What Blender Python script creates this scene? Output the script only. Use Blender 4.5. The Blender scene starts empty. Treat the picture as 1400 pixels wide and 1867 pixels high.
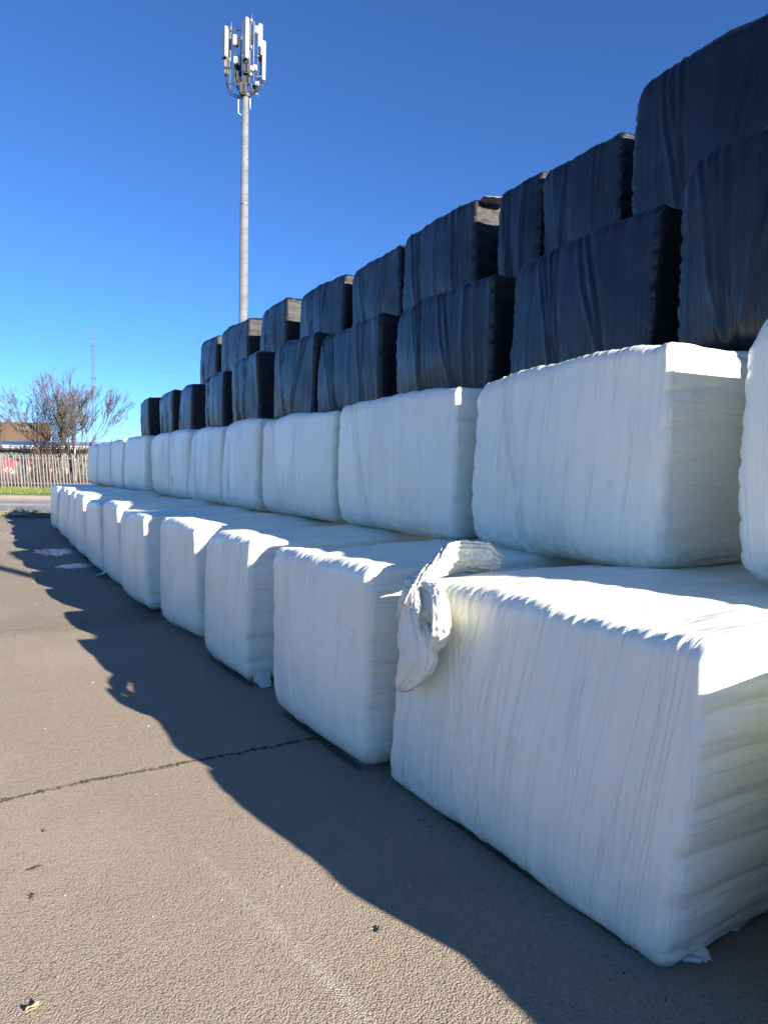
import bpy, math, random
import numpy as np
from mathutils import Vector, Matrix

# ------------------------------------------------------------------ camera, sky, sun, exposure
sc = bpy.context.scene
COL = sc.collection
cam_d = bpy.data.cameras.new('camera')
cam = bpy.data.objects.new('camera', cam_d)
COL.objects.link(cam)
F_PX, VP, ROLL, CAM_H = 1300.0, (-80.0, 843.0), math.radians(0.8), 1.6
_Y = np.array([VP[0] - 700.0, VP[1] - 933.5, F_PX]); _Y /= np.linalg.norm(_Y)
_U = np.array([math.sin(ROLL), -math.cos(ROLL), 0.0]); _U[2] = -(_U @ _Y) / _Y[2]; _U /= np.linalg.norm(_U)
_X = np.cross(_Y, _U)
CR = np.stack([_X, _Y, _U])                     # world axes seen from the camera
right, up, back = CR @ np.array([1., 0, 0]), CR @ np.array([0, -1., 0]), CR @ np.array([0, 0, -1.])
cam.matrix_world = Matrix(((right[0], up[0], back[0], 0), (right[1], up[1], back[1], 0),
                           (right[2], up[2], back[2], CAM_H), (0, 0, 0, 1)))
cam_d.sensor_fit = 'VERTICAL'
cam_d.sensor_height = 36.0
cam_d.lens = F_PX / 1867.0 * 36.0
cam_d.clip_start = 0.05
cam_d.clip_end = 8000
sc.camera = cam

SUN_DIR = Vector((0.80, -2.47, 1.0)).normalized()      # towards the sun
world = bpy.data.worlds.new('World'); sc.world = world; world.use_nodes = True
wn = world.node_tree.nodes; wl = world.node_tree.links
bg = wn['Background']
sky = wn.new('ShaderNodeTexSky'); sky.sky_type = 'NISHITA'; sky.sun_disc = False
sky.sun_elevation = math.asin(SUN_DIR.z)
sky.sun_rotation = math.atan2(SUN_DIR.x, SUN_DIR.y)
sky.altitude = 3000.0; sky.air_density = 1.0; sky.dust_density = 0.0; sky.ozone_density = 9.4
wl.new(sky.outputs[0], bg.inputs[0]); bg.inputs[1].default_value = 0.0635
sun_d = bpy.data.lights.new('sun', 'SUN'); sun = bpy.data.objects.new('sun', sun_d); COL.objects.link(sun)
sun_d.energy = 4.4; sun_d.angle = math.radians(0.5); sun_d.color = (1.0, 0.915, 0.80)
sun.rotation_euler = SUN_DIR.to_track_quat('Z', 'Y').to_euler()
sun.location = (10, -30, 20)
sc.view_settings.view_transform = 'Standard'
sc.view_settings.look = 'None'
sc.view_settings.gamma = 1.0
sc.view_settings.exposure = 1.80
sc.cycles.max_bounces = 6

fw2 = CR @ np.array([0, 0, 1.]); fw2[2] = 0; fw2 /= np.linalg.norm(fw2)
rt2 = np.array([fw2[1], -fw2[0], 0.0])
RZ = math.atan2(rt2[1], rt2[0])                 # the road and fence run along this heading
def P(lat, fwd, z=0.0):
    p = rt2 * lat + fw2 * fwd
    return Vector((p[0], p[1], z))

# ------------------------------------------------------------------ noise and mesh helpers
def _h(ix, iy, iz, s):
    n = (ix.astype(np.int64) * 374761393 + iy.astype(np.int64) * 668265263 + iz.astype(np.int64) * 2147483647 + int(s) * 1274126177) & 0xFFFFFFFF
    n = ((n ^ (n >> 13)) * 1274126177) & 0xFFFFFFFF
    n = (n ^ (n >> 16)) & 0xFFFFFFFF
    n = (n * 2246822519) & 0xFFFFFFFF
    return ((n ^ (n >> 15)) & 0xFFFFFF) / float(0xFFFFFF)
def vn(x, y, z, s=0):
    x = np.asarray(x, float); y = np.broadcast_to(np.asarray(y, float), x.shape); z = np.broadcast_to(np.asarray(z, float), x.shape)
    x0, y0, z0 = np.floor(x), np.floor(y), np.floor(z)
    fx, fy, fz = x - x0, y - y0, z - z0
    fx = fx * fx * (3 - 2 * fx); fy = fy * fy * (3 - 2 * fy); fz = fz * fz * (3 - 2 * fz)
    r = 0
    for dx in (0, 1):
        for dy in (0, 1):
            for dz in (0, 1):
                w = (fx if dx else 1 - fx) * (fy if dy else 1 - fy) * (fz if dz else 1 - fz)
                r = r + w * _h(x0 + dx, y0 + dy, z0 + dz, s)
    return r                                     # 0..1
def fbm(x, y, z, s=0, o=3):
    r, a, t = 0, 1.0, 0
    for i in range(o):
        r = r + a * (vn(x * 2 ** i, y * 2 ** i, z * 2 ** i, s + i * 7) - .5); t += a; a *= .5
    return r / t * 2
def ridge(n):
    return 1 - np.abs(2 * n - 1)

def mesh_np(name, co, quads, uv=None, smooth=True):
    me = bpy.data.meshes.new(name)
    nf = len(quads)
    me.vertices.add(len(co)); me.vertices.foreach_set('co', np.ascontiguousarray(co, np.float32).ravel())
    me.loops.add(nf * 4); me.loops.foreach_set('vertex_index', np.ascontiguousarray(quads, np.int32).ravel())
    me.polygons.add(nf)
    me.polygons.foreach_set('loop_start', np.arange(0, nf * 4, 4, dtype=np.int32))
    me.polygons.foreach_set('loop_total', np.full(nf, 4, np.int32))
    if uv is not None:
        l = me.uv_layers.new(name='UVMap'); l.data.foreach_set('uv', np.ascontiguousarray(uv, np.float32).ravel())
    me.update(calc_edges=True); me.validate()
    me.polygons.foreach_set('use_smooth', np.full(len(me.polygons), smooth, bool))
    return me

def obj(name, me, mat=None, parent=None, **props):
    o = bpy.data.objects.new(name, me); COL.objects.link(o)
    if mat is not None and me is not None and not me.materials: me.materials.append(mat)
    if parent is not None: o.parent = parent
    for k, v in props.items(): o[k] = v
    return o
def empty(name, loc, rz=0.0, **props):
    o = bpy.data.objects.new(name, None); COL.objects.link(o); o.location = loc; o.rotation_euler = (0, 0, rz)
    o.empty_display_size = .2
    for k, v in props.items(): o[k] = v
    return o

class MB:
    def __init__(s): s.v = []; s.f = []
    def box(s, c, d, rz=0, lean=0.0):
        """box centred on c with full sizes d; lean shifts the top along x"""
        n = len(s.v); cz, sz = math.cos(rz), math.sin(rz)
        for k in (-1, 1):
            for (i, j) in ((-1, -1), (1, -1), (1, 1), (-1, 1)):
                x, y = i * d[0] / 2, j * d[1] / 2
                s.v.append((c[0] + x * cz - y * sz + k * lean / 2, c[1] + x * sz + y * cz, c[2] + k * d[2] / 2))
        s.f += [(n + 3, n + 2, n + 1, n), (n + 4, n + 5, n + 6, n + 7)]
        for i in range(4): s.f.append((n + i, n + (i + 1) % 4, n + 4 + (i + 1) % 4, n + 4 + i))
        return s
    def tube(s, pts, rad, n=8, caps=True):
        pts = [Vector(p) for p in pts]
        if not isinstance(rad, (list, tuple)): rad = [rad] * len(pts)
        base = len(s.v); side = None
        for i, p in enumerate(pts):
            t = (pts[min(i + 1, len(pts) - 1)] - pts[max(i - 1, 0)])
            if t.length < 1e-9: t = Vector((0, 0, 1))
            t.normalize()
            if side is None:
                side = t.cross(Vector((0, 0, 1)) if abs(t.z) < .9 else Vector((1, 0, 0))).normalized()
            else:
                side = (side - t * side.dot(t))
                side = side.normalized() if side.length > 1e-6 else t.orthogonal().normalized()
            o = t.cross(side)
            for k in range(n):
                a = 2 * math.pi * k / n
                s.v.append(tuple(p + (side * math.cos(a) + o * math.sin(a)) * rad[i]))
        for i in range(len(pts) - 1):
            for k in range(n):
                a, b = base + i * n + k, base + i * n + (k + 1) % n
                s.f.append((a, b, b + n, a + n))
        if caps:
            s.f.append(tuple(base + k for k in range(n))[::-1])
            e = base + (len(pts) - 1) * n
            s.f.append(tuple(e + k for k in range(n)))
        return s
    def poly(s, pts):
        n = len(s.v); s.v += [tuple(p) for p in pts]; s.f.append(tuple(range(n, n + len(pts)))); return s
    def mesh(s, name, smooth=False):
        me = bpy.data.meshes.new(name); me.from_pydata(s.v, [], s.f); me.update()
        if smooth: me.polygons.foreach_set('use_smooth', np.ones(len(me.polygons), bool))
        return me
    def build(s, name, mat, parent=None, smooth=False, **props):
        return obj(name, s.mesh(name, smooth), mat, parent, **props)

# ------------------------------------------------------------------ materials
class NT:
    def __init__(s, name):
        s.m = bpy.data.materials.new(name); s.m.use_nodes = True
        s.t = s.m.node_tree; s.b = s.t.nodes['Principled BSDF']
    def n(s, t, **kw):
        x = s.t.nodes.new(t)
        for k, v in kw.items(): setattr(x, k, v)
        return x
    def l(s, a, b): s.t.links.new(a, b)
    def math(s, op, a, b=None, c=None, clamp=False):
        x = s.n('ShaderNodeMath', operation=op, use_clamp=clamp)
        for i, v in enumerate((a, b, c)):
            if v is None: continue
            if isinstance(v, (int, float)): x.inputs[i].default_value = v
            else: s.l(v, x.inputs[i])
        return x.outputs[0]
    def mapping(s, vec, scale=(1, 1, 1), loc=(0, 0, 0)):
        x = s.n('ShaderNodeMapping'); s.l(vec, x.inputs[0])
        x.inputs['Scale'].default_value = scale; x.inputs['Location'].default_value = loc
        return x.outputs[0]
    def noise(s, vec, scale, detail=3, rough=.5, dist=0.0):
        x = s.n('ShaderNodeTexNoise'); s.l(vec, x.inputs['Vector'])
        x.inputs['Scale'].default_value = scale; x.inputs['Detail'].default_value = detail
        x.inputs['Roughness'].default_value = rough; x.inputs['Distortion'].default_value = dist
        return x.outputs[0]
    def ramp(s, f, a, b, ca=(0, 0, 0, 1), cb=(1, 1, 1, 1)):
        x = s.n('ShaderNodeValToRGB'); s.l(f, x.inputs[0])
        x.color_ramp.elements[0].position = a; x.color_ramp.elements[0].color = ca
        x.color_ramp.elements[1].position = b; x.color_ramp.elements[1].color = cb
        return x.outputs[0]
    def mix(s, f, a, b, mode='MIX'):
        x = s.n('ShaderNodeMix', data_type='RGBA', blend_type=mode)
        for i, v in ((0, f), (6, a), (7, b)):
            if isinstance(v, (int, float)): x.inputs[i].default_value = v
            elif isinstance(v, tuple): x.inputs[i].default_value = v if len(v) == 4 else v + (1,)
            else: s.l(v, x.inputs[i])
        return x.outputs[2]
    def bump(s, h, strength, dist, prev=None):
        x = s.n('ShaderNodeBump'); s.l(h, x.inputs['Height'])
        x.inputs['Strength'].default_value = strength; x.inputs['Distance'].default_value = dist
        if prev is not None: s.l(prev, x.inputs['Normal'])
        return x.outputs[0]

def plain(name, col, rough=.6, metal=0.0, var=.12, scale=6.0, bump=0.0):
    t = NT(name); tc = t.n('ShaderNodeTexCoord').outputs['Object']
    nz = t.noise(tc, scale, 5, .6)
    c1 = tuple(max(0, c * (1 - var)) for c in col); c2 = tuple(min(1, c * (1 + var)) for c in col)
    t.l(t.ramp(nz, .3, .7, c1 + (1,), c2 + (1,)), t.b.inputs['Base Color'])
    t.b.inputs['Roughness'].default_value = rough; t.b.inputs['Metallic'].default_value = metal
    if bump: t.l(t.bump(t.noise(tc, scale * 8, 4), .5, bump), t.b.inputs['Normal'])
    return t.m

def film(name, black=False):
    t = NT(name)
    uv = t.n('ShaderNodeUVMap').outputs[0]
    oi = t.n('ShaderNodeObjectInfo').outputs['Random']
    off = t.n('ShaderNodeCombineXYZ'); t.l(t.math('MULTIPLY', oi, 97.0), off.inputs[0]); t.l(t.math('MULTIPLY', oi, 41.0), off.inputs[1])
    va = t.n('ShaderNodeVectorMath', operation='ADD'); t.l(uv, va.inputs[0]); t.l(off.outputs[0], va.inputs[1])
    raw = t.n('ShaderNodeSeparateXYZ'); t.l(uv, raw.inputs[0]); is_end = t.math('GREATER_THAN', raw.outputs[0], 30.0)
    uv = va.outputs[0]
    sl = t.n('ShaderNodeSeparateXYZ'); t.l(uv, sl.inputs[0])
    def skew(k):
        cb = t.n('ShaderNodeCombineXYZ'); t.l(t.math('ADD', sl.outputs[0], t.math('MULTIPLY', sl.outputs[1], k)), cb.inputs[0]); t.l(sl.outputs[1], cb.inputs[1]); return cb.outputs[0]
    fine = t.noise(t.mapping(uv, (150, .8, 1)), 1.0, 3, .6, .1)
    mid = t.noise(t.mapping(skew(.035), (42, .35, 1)), 1.0, 4, .6, .15)
    slv = t.noise(t.mapping(skew(-.11), (60, .5, 1)), 1.0, 2, .5, .1)
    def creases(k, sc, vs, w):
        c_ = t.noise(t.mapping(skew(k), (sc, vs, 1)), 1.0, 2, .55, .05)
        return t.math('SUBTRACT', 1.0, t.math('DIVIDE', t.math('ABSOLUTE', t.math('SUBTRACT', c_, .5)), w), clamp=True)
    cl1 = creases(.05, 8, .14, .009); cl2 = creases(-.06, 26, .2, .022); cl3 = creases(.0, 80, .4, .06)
    patchy = t.ramp(t.noise(t.mapping(uv, (2.2, 1.1, 1)), 1.0, 3, .6), .46, .64)
    coarse = t.noise(t.mapping(uv, (9, .5, 1)), 1.0, 3, .55)
    cross = t.noise(t.mapping(uv, (6, 60, 1)), 1.0, 2, .5)
    blot = t.noise(uv, 3.0, 5, .6)
    tc = t.n('ShaderNodeTexCoord')
    if not black:
        col = t.mix(t.ramp(mid, .35, .72), (.90, .89, .745), (.86, .855, .72))
        col = t.mix(t.math('MULTIPLY', t.ramp(coarse, .56, .62), .35), col, (.82, .82, .70))
        lines = t.ramp(fine, .60, .70)
        col = t.mix(t.math('MULTIPLY', lines, .16), col, (.60, .61, .58))
        col = t.mix(t.math('MULTIPLY', t.ramp(slv, .66, .70), .30), col, (.56, .57, .58))
        col = t.mix(t.math('MULTIPLY', t.ramp(blot, .55, .78), .25), col, (.62, .58, .50))
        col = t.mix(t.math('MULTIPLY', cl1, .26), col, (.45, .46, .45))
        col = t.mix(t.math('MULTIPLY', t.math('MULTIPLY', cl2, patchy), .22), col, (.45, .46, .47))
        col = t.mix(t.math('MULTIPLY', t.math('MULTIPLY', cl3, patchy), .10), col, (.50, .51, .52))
        smudge = t.math('MULTIPLY', t.ramp(t.noise(t.mapping(uv, (5, 3, 1)), 1.0, 5, .7), .60, .70), t.ramp(t.noise(uv, 40, 3, .7), .45, .6))
        col = t.mix(t.math('MULTIPLY', smudge, .35), col, (.36, .35, .32))
        # splashed dirt along the foot of the bale
        g = t.n('ShaderNodeSeparateXYZ'); t.l(tc.outputs['Generated'], g.inputs[0])
        foot = t.math('MULTIPLY', t.math('SUBTRACT', 1.0, t.math('MULTIPLY', g.outputs[2], 7.0), clamp=True), t.ramp(t.noise(uv, 14, 6, .7), .40, .65))
        col = t.mix(t.math('MULTIPLY', foot, .70), col, (.27, .24, .20))
        t.l(col, t.b.inputs['Base Color'])
        t.b.inputs['Roughness'].default_value = .33
        t.b.inputs['IOR'].default_value = 1.45
        b = t.bump(fine, .28, .003)
        b = t.bump(mid, .22, .006, b)
        b = t.bump(t.ramp(slv, .60, .70), .25, .003, b)
        b = t.bump(t.math('ADD', cl1, t.math('MULTIPLY', t.math('MULTIPLY', t.math('ADD', cl2, cl3), patchy), .6)), .45, .004, b)
        b = t.bump(cross, .10, .002, b)
    else:
        dust = t.ramp(t.noise(t.mapping(uv, (22, .7, 1)), 1.0, 4, .65), .50, .80)
        col = t.mix(t.math('MULTIPLY', dust, .10), (.011, .0118, .0145), (.06, .058, .053))
        col = t.mix(t.math('MULTIPLY', t.ramp(blot, .5, .8), .12), col, (.035, .035, .035))
        t.l(col, t.b.inputs['Base Color'])
        t.l(t.math('ADD', t.ramp(blot, .3, .8, (.28, .28, .28, 1), (.40, .40, .40, 1)), t.math('MULTIPLY', is_end, .30)), t.b.inputs['Roughness'])
        t.b.inputs['IOR'].default_value = 1.5
        b = t.bump(fine, .30, .003)
        b = t.bump(mid, .28, .008, b)
        b = t.bump(t.ramp(slv, .58, .70), .35, .005, b)
        b = t.bump(t.math('ADD', cl1, t.math('MULTIPLY', t.math('ADD', t.math('MULTIPLY', cl2, patchy), t.math('MULTIPLY', cl3, patchy)), .6)), .5, .005, b)
        b = t.bump(cross, .12, .003, b)
    t.l(b, t.b.inputs['Normal'])
    return t.m

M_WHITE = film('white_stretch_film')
M_BLACK = film('black_stretch_film', True)

def crumpled(name, col, rough=.45):
    t = NT(name); tc = t.n('ShaderNodeTexCoord').outputs['Object']
    nz = t.noise(tc, 22, 6, .65, .6)
    c = t.mix(t.ramp(t.noise(tc, 9, 5, .7), .35, .7), col, tuple(x * .85 for x in col))
    t.l(c, t.b.inputs['Base Color']); t.b.inputs['Roughness'].default_value = rough
    b = t.bump(nz, .3, .006); b = t.bump(t.noise(t.mapping(tc, (14, 14, 60)), 1.5, 3, .55, .5), .55, .007, b)
    t.l(b, t.b.inputs['Normal'])
    return t.m
M_SCRAP = crumpled('crumpled_dirty_film', (.90, .87, .73))
M_FLAP = crumpled('loose_film', (.66, .65, .62))
M_SILVER = crumpled('torn_silver_film', (.30, .30, .30), .25)

def asphalt():
    t = NT('asphalt'); tc = t.n('ShaderNodeTexCoord').outputs['Object']
    xyz = t.n('ShaderNodeSeparateXYZ'); t.l(tc, xyz.inputs[0]); X, Yc = xyz.outputs[0], xyz.outputs[1]
    big = t.noise(tc, 1.1, 6, .68); med = t.noise(tc, 6, 6, .65); fine = t.noise(tc, 120, 4, .7)
    v = t.n('ShaderNodeTexVoronoi'); t.l(tc, v.inputs['Vector']); v.inputs['Scale'].default_value = 150; v.inputs['Randomness'].default_value = 1.0
    v2 = t.n('ShaderNodeTexVoronoi'); t.l(tc, v2.inputs['Vector']); v2.inputs['Scale'].default_value = 240
    col = t.ramp(big, .3, .7, (.325, .262, .185, 1), (.41, .332, .238, 1))
    col = t.mix(t.math('MULTIPLY', t.ramp(med, .35, .75), .8), col, (.315, .256, .185))
    col = t.mix(.55, col, t.ramp(fine, .2, .8, (.21, .168, .12, 1), (.50, .405, .29, 1)))
    chip = t.n('ShaderNodeSeparateColor'); t.l(v.outputs['Color'], chip.inputs[0])
    col = t.mix(t.math('MULTIPLY', t.math('GREATER_THAN', chip.outputs[0], .93), .30), col, (.34, .30, .26))
    col = t.mix(t.math('MULTIPLY', t.math('LESS_THAN', chip.outputs[1], .10), .35), col, (.075, .066, .058))
    pit = t.math('MULTIPLY', t.math('SUBTRACT', v.outputs['Distance'], .42), 3.0, clamp=True)
    col = t.mix(t.math('MULTIPLY', pit, .40), col, (.14, .112, .083))
    # older surface beyond the cross joint, a little mossy
    edge = t.math('ADD', Yc, t.math('MULTIPLY', t.math('SUBTRACT', t.noise(tc, 1.5, 4), .5), .5))
    old = t.math('MULTIPLY', t.math('SUBTRACT', edge, 7.25), 3.5, clamp=True)
    moss = t.math('MULTIPLY', t.math('SUBTRACT', 1.0, t.math('ABSOLUTE', t.math('MULTIPLY', t.math('SUBTRACT', edge, 7.65), 1.6)), clamp=True), t.ramp(med, .35, .6))
    col = t.mix(t.math('MULTIPLY', old, .35), col, (.175, .155, .125))
    col = t.mix(t.math('MULTIPLY', moss, .45), col, (.12, .125, .055))
    stain = t.ramp(t.noise(tc, 2.1, 5, .6, .4), .60, .72)
    col = t.mix(t.math('MULTIPLY', stain, .30), col, (.17, .14, .105))
    dusty = t.ramp(t.noise(tc, .45, 4, .55), .50, .68)
    col = t.mix(t.math('MULTIPLY', dusty, .30), col, (.46, .385, .29))
    # worn paint line
    lx = t.math('SUBTRACT', X, t.math('ADD', .82, t.math('MULTIPLY', t.math('SUBTRACT', 2.92, Yc), .145)))
    band = t.math('SUBTRACT', 1.0, t.math('MULTIPLY', t.math('ABSOLUTE', lx), 26.0), clamp=True)
    lim = t.math('MULTIPLY', t.math('MULTIPLY', t.math('SUBTRACT', 3.0, Yc), 1.5, clamp=True), t.math('MULTIPLY', t.math('SUBTRACT', Yc, 1.2), 3., clamp=True))
    worn = t.math('MULTIPLY', t.ramp(t.noise(tc, 60, 4, .7), .44, .58), t.ramp(t.noise(tc, 4, 3), .35, .6))
    line = t.math('MULTIPLY', t.math('MULTIPLY', band, lim), worn)
    col = t.mix(t.math('MULTIPLY', line, .48), col, (.72, .68, .62))
    # wet patches that have run out from under the bales
    wet = None
    wob = t.math('MULTIPLY', t.math('SUBTRACT', t.noise(t.mapping(tc, (1, .6, 1)), 5.5, 6, .65), .5), 2.2)
    for (cx, cy, rx, ry) in ((1.60, 14.2, .55, 1.0), (1.62, 11.9, .42, .5), (1.72, 7.95, .25, .55), (1.9, 12.9, .3, 2.6), (1.92, 2.35, .03, .75), (1.81, 3.7, .035, .6), (1.82, 5.4, .05, .6)):
        d = t.math('SQRT', t.math('ADD', t.math('POWER', t.math('DIVIDE', t.math('SUBTRACT', X, cx), rx), 2.0), t.math('POWER', t.math('DIVIDE', t.math('SUBTRACT', Yc, cy), ry), 2.0)))
        m = t.math('MULTIPLY', t.math('SUBTRACT', 1.0, t.math('ADD', d, wob)), 5.0, clamp=True)
        wet = m if wet is None else t.math('MAXIMUM', wet, m)
    col = t.mix(t.math('MULTIPLY', wet, .75), col, (.03, .027, .024))
    t.l(col, t.b.inputs['Base Color'])
    # standing water inside the wet patches
    pud = None
    wob2 = t.math('MULTIPLY', t.math('SUBTRACT', t.noise(t.mapping(tc, (1, .5, 1)), 7.0, 6, .7), .5), 2.6)
    for (cx, cy, rx, ry) in ((1.52, 14.15, .36, .60), (1.62, 12.05, .34, .30)):
        d = t.math('SQRT', t.math('ADD', t.math('POWER', t.math('DIVIDE', t.math('SUBTRACT', X, cx), rx), 2.0), t.math('POWER', t.math('DIVIDE', t.math('SUBTRACT', Yc, cy), ry), 2.0)))
        m_ = t.math('MULTIPLY', t.math('SUBTRACT', 1.0, t.math('ADD', d, wob2)), 6.0, clamp=True)
        pud = m_ if pud is None else t.math('MAXIMUM', pud, m_)
    wet2 = t.math('MAXIMUM', wet, pud)
    t.l(t.math('SUBTRACT', t.math('SUBTRACT', .88, t.math('MULTIPLY', wet, .35)), t.math('MULTIPLY', pud, .42), clamp=True), t.b.inputs['Roughness'])
    dry = t.math('SUBTRACT', 1.0, t.math('MAXIMUM', t.math('MULTIPLY', wet, .6), t.math('MULTIPLY', pud, .985)))
    dv = t.math('ADD', t.math('MULTIPLY', v.outputs['Distance'], -1.0), t.math('MULTIPLY', chip.outputs[2], .7))
    dv2 = t.n('ShaderNodeSeparateColor'); t.l(v2.outputs['Color'], dv2.inputs[0])
    hh = t.math('ADD', dv, t.math('MULTIPLY', t.math('SUBTRACT', dv2.outputs[0], v2.outputs['Distance']), .45))
    b = t.bump(t.math('MULTIPLY', hh, dry), .8, .0065)
    b = t.bump(t.math('MULTIPLY', t.noise(tc, 45, 3, .6), dry), .25, .006, b)
    b = t.bump(t.math('MULTIPLY', t.noise(tc, 14, 4, .6), dry), .35, .02, b)
    t.l(b, t.b.inputs['Normal'])
    return t.m
M_ASPH = asphalt()
M_ROAD = plain('road_asphalt', (.20, .19, .185), .85, 0, .2, .6)
M_PAVE = plain('pavement', (.46, .37, .28), .85, 0, .15, 1.5)
M_KERB = plain('kerb_concrete', (.16, .15, .14), .8, 0, .15, 3)
M_SOIL = plain('soil', (.10, .085, .05), .95, 0, .3, 2)
M_FIELD = plain('field_ground', (.10, .11, .05), .95, 0, .3, .2)
M_GRASS = plain('grass', (.125, .165, .035), .7, 0, .45, 3.0)
M_DRYGRASS = plain('dry_grass', (.24, .22, .09), .8, 0, .45, 5.0)
M_GALV = plain('galvanised_steel', (.20, .205, .205), .6, .15, .2, 5)
M_POLE = plain('galvanised_pole', (.25, .255, .26), .45, .35, .2, 1.5)
M_PANEL = plain('antenna_plastic', (.50, .49, .46), .5, 0, .05, 3)
M_GREYBOX = plain('grey_radio_case', (.13, .135, .14), .5, .1, .15, 4)
M_DARK = plain('black_rubber', (.02, .021, .024), .5, 0, .2, 5)
M_BARK = plain('bark', (.05, .038, .03), .9, 0, .35, 5)
M_TWIG = plain('twigs', (.075, .059, .046), .9, 0, .35, 2)
M_BRAMBLE = plain('bramble_stems', (.12, .072, .045), .9, 0, .4, 2)
M_WALL = plain('rendered_wall', (.20, .185, .165), .9, 0, .35, 1.2)
M_RED = plain('red_spray_paint', (.36, .085, .095), .7, 0, .25, 6)
M_WSPRAY = plain('white_spray_paint', (.75, .74, .72), .7, 0, .1, 6)
M_FASCIA = plain('white_fascia', (.70, .70, .70), .6, 0, .08, 3)
M_DARKEAVE = plain('dark_timber', (.05, .045, .04), .8, 0, .2, 3)
M_SHEETROOF = plain('blue_grey_sheet_roof', (.36, .40, .46), .4, .2, .12, 1)
M_LEAF = plain('dry_leaf', (.48, .38, .20), .8, 0, .3, 30)
M_CRACK = plain('crack_fill', (.075, .068, .042), .95, 0, .6, 20)
M_STONE = plain('pale_grit', (.42, .39, .34), .8, 0, .3, 30)
def tile_roof():
    t = NT('brown_roof_tiles'); tc = t.n('ShaderNodeTexCoord').outputs['Object']
    br = t.n('ShaderNodeTexBrick'); t.l(t.mapping(tc, (3.2, 3.2, 3.2)), br.inputs[0])
    br.inputs['Color1'].default_value = (.27, .16, .075, 1); br.inputs['Color2'].default_value = (.20, .115, .06, 1); br.inputs['Mortar'].default_value = (.08, .05, .03, 1)
    br.inputs['Scale'].default_value = 1.0; br.inputs['Mortar Size'].default_value = .05
    col = t.mix(t.ramp(t.noise(tc, 2.5, 5, .7), .4, .7), br.outputs[0], (.13, .09, .05))
    t.l(col, t.b.inputs['Base Color']); t.b.inputs['Roughness'].default_value = .85
    t.l(t.bump(br.outputs['Fac'], .6, .03), t.b.inputs['Normal'])
    return t.m
M_TILE = tile_roof()

# ------------------------------------------------------------------ ground, road, verges
def sheet(name, f0, f1, z, mat, l0=-60, l1=60, **pr):
    m = MB(); m.poly([P(l0, f0, z), P(l1, f0, z), P(l1, f1, z), P(l0, f1, z)])
    return m.build(name, mat, None, kind='structure', **pr)
sheet('ground', -1500, 4000, -.10, M_FIELD, -3500, 3500)
yard = sheet('yard_asphalt', -25, 20.9, 0.0, M_ASPH, -45, 45)
def strip(name, f0, f1, z0, z1, mat):
    m = MB(); c = P(0, (f0 + f1) / 2, (z0 + z1) / 2)
    m.box(c, (120, f1 - f0, z1 - z0), RZ)
    return m.build(name, mat, None, kind='structure')
strip('near_verge', 20.9, 22.2, -.10, .03, M_SOIL)
strip('near_kerb', 22.2, 22.4, -.10, .045, M_KERB)
M_EDGE = plain('gritty_road_edge', (.30, .28, .23), .9, 0, .2, 1.5)
sheet('road_edge', 22.4, 24.5, -.046, M_EDGE)
sheet('road', 24.5, 31.0, -.042, M_ROAD)
M_MARK = plain('worn_road_paint', (.32, .31, .30), .8, 0, .2, .5)
m = MB(); m.poly([P(-60, 27.7, -.038), P(60, 27.7, -.038), P(60, 28.9, -.038), P(-60, 28.9, -.038)]); m.build('road_marking', M_MARK, None, kind='structure')
strip('far_kerb', 31.0, 31.15, -.10, .03, M_KERB)
strip('pavement', 31.15, 35.0, -.10, .025, M_PAVE)
strip('far_verge', 35.0, 47.5, -.10, .055, M_SOIL)

def grass(name, f0, f1, l0, l1, z, n, h0, h1, mat, seed, **pr):
    rng = np.random.default_rng(seed)
    lat = rng.uniform(l0, l1, n); fwd = rng.uniform(f0, f1, n)
    keep = vn(lat * .9, fwd * .9, 0 * lat, seed) > .25
    lat, fwd = lat[keep], fwd[keep]; n = len(lat)
    b = np.outer(lat, rt2) + np.outer(fwd, fw2); b[:, 2] = z
    a = rng.uniform(0, 2 * math.pi, n); h = rng.uniform(h0, h1, n); w = rng.uniform(.008, .02, n)
    d = np.stack([np.cos(a), np.sin(a), 0 * a], 1); lean = np.stack([-np.sin(a), np.cos(a), 0 * a], 1) * (h * rng.uniform(-.6, .6, n))[:, None]
    top = b + lean + np.stack([0 * h, 0 * h, h], 1)
    v = np.stack([b - d * w[:, None], b + d * w[:, None], top + d * (w * .25)[:, None], top - d * (w * .25)[:, None]], 1).reshape(-1, 3)
    q = np.arange(n * 4).reshape(-1, 4)
    return obj(name, mesh_np(name, v, q, smooth=False), mat, None, kind='stuff', **pr)
grass('verge_grass', 35.1, 42.9, -34, -8, .055, 42000, .06, .20, M_GRASS, 3, label='green grass verge below the palisade fence', category='grass')
grass('kerbside_grass', 20.95, 22.1, -16, -1, .03, 5200, .02, .09, M_DRYGRASS, 4, label='yellowish weeds along the near edge of the road', category='grass')

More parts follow.
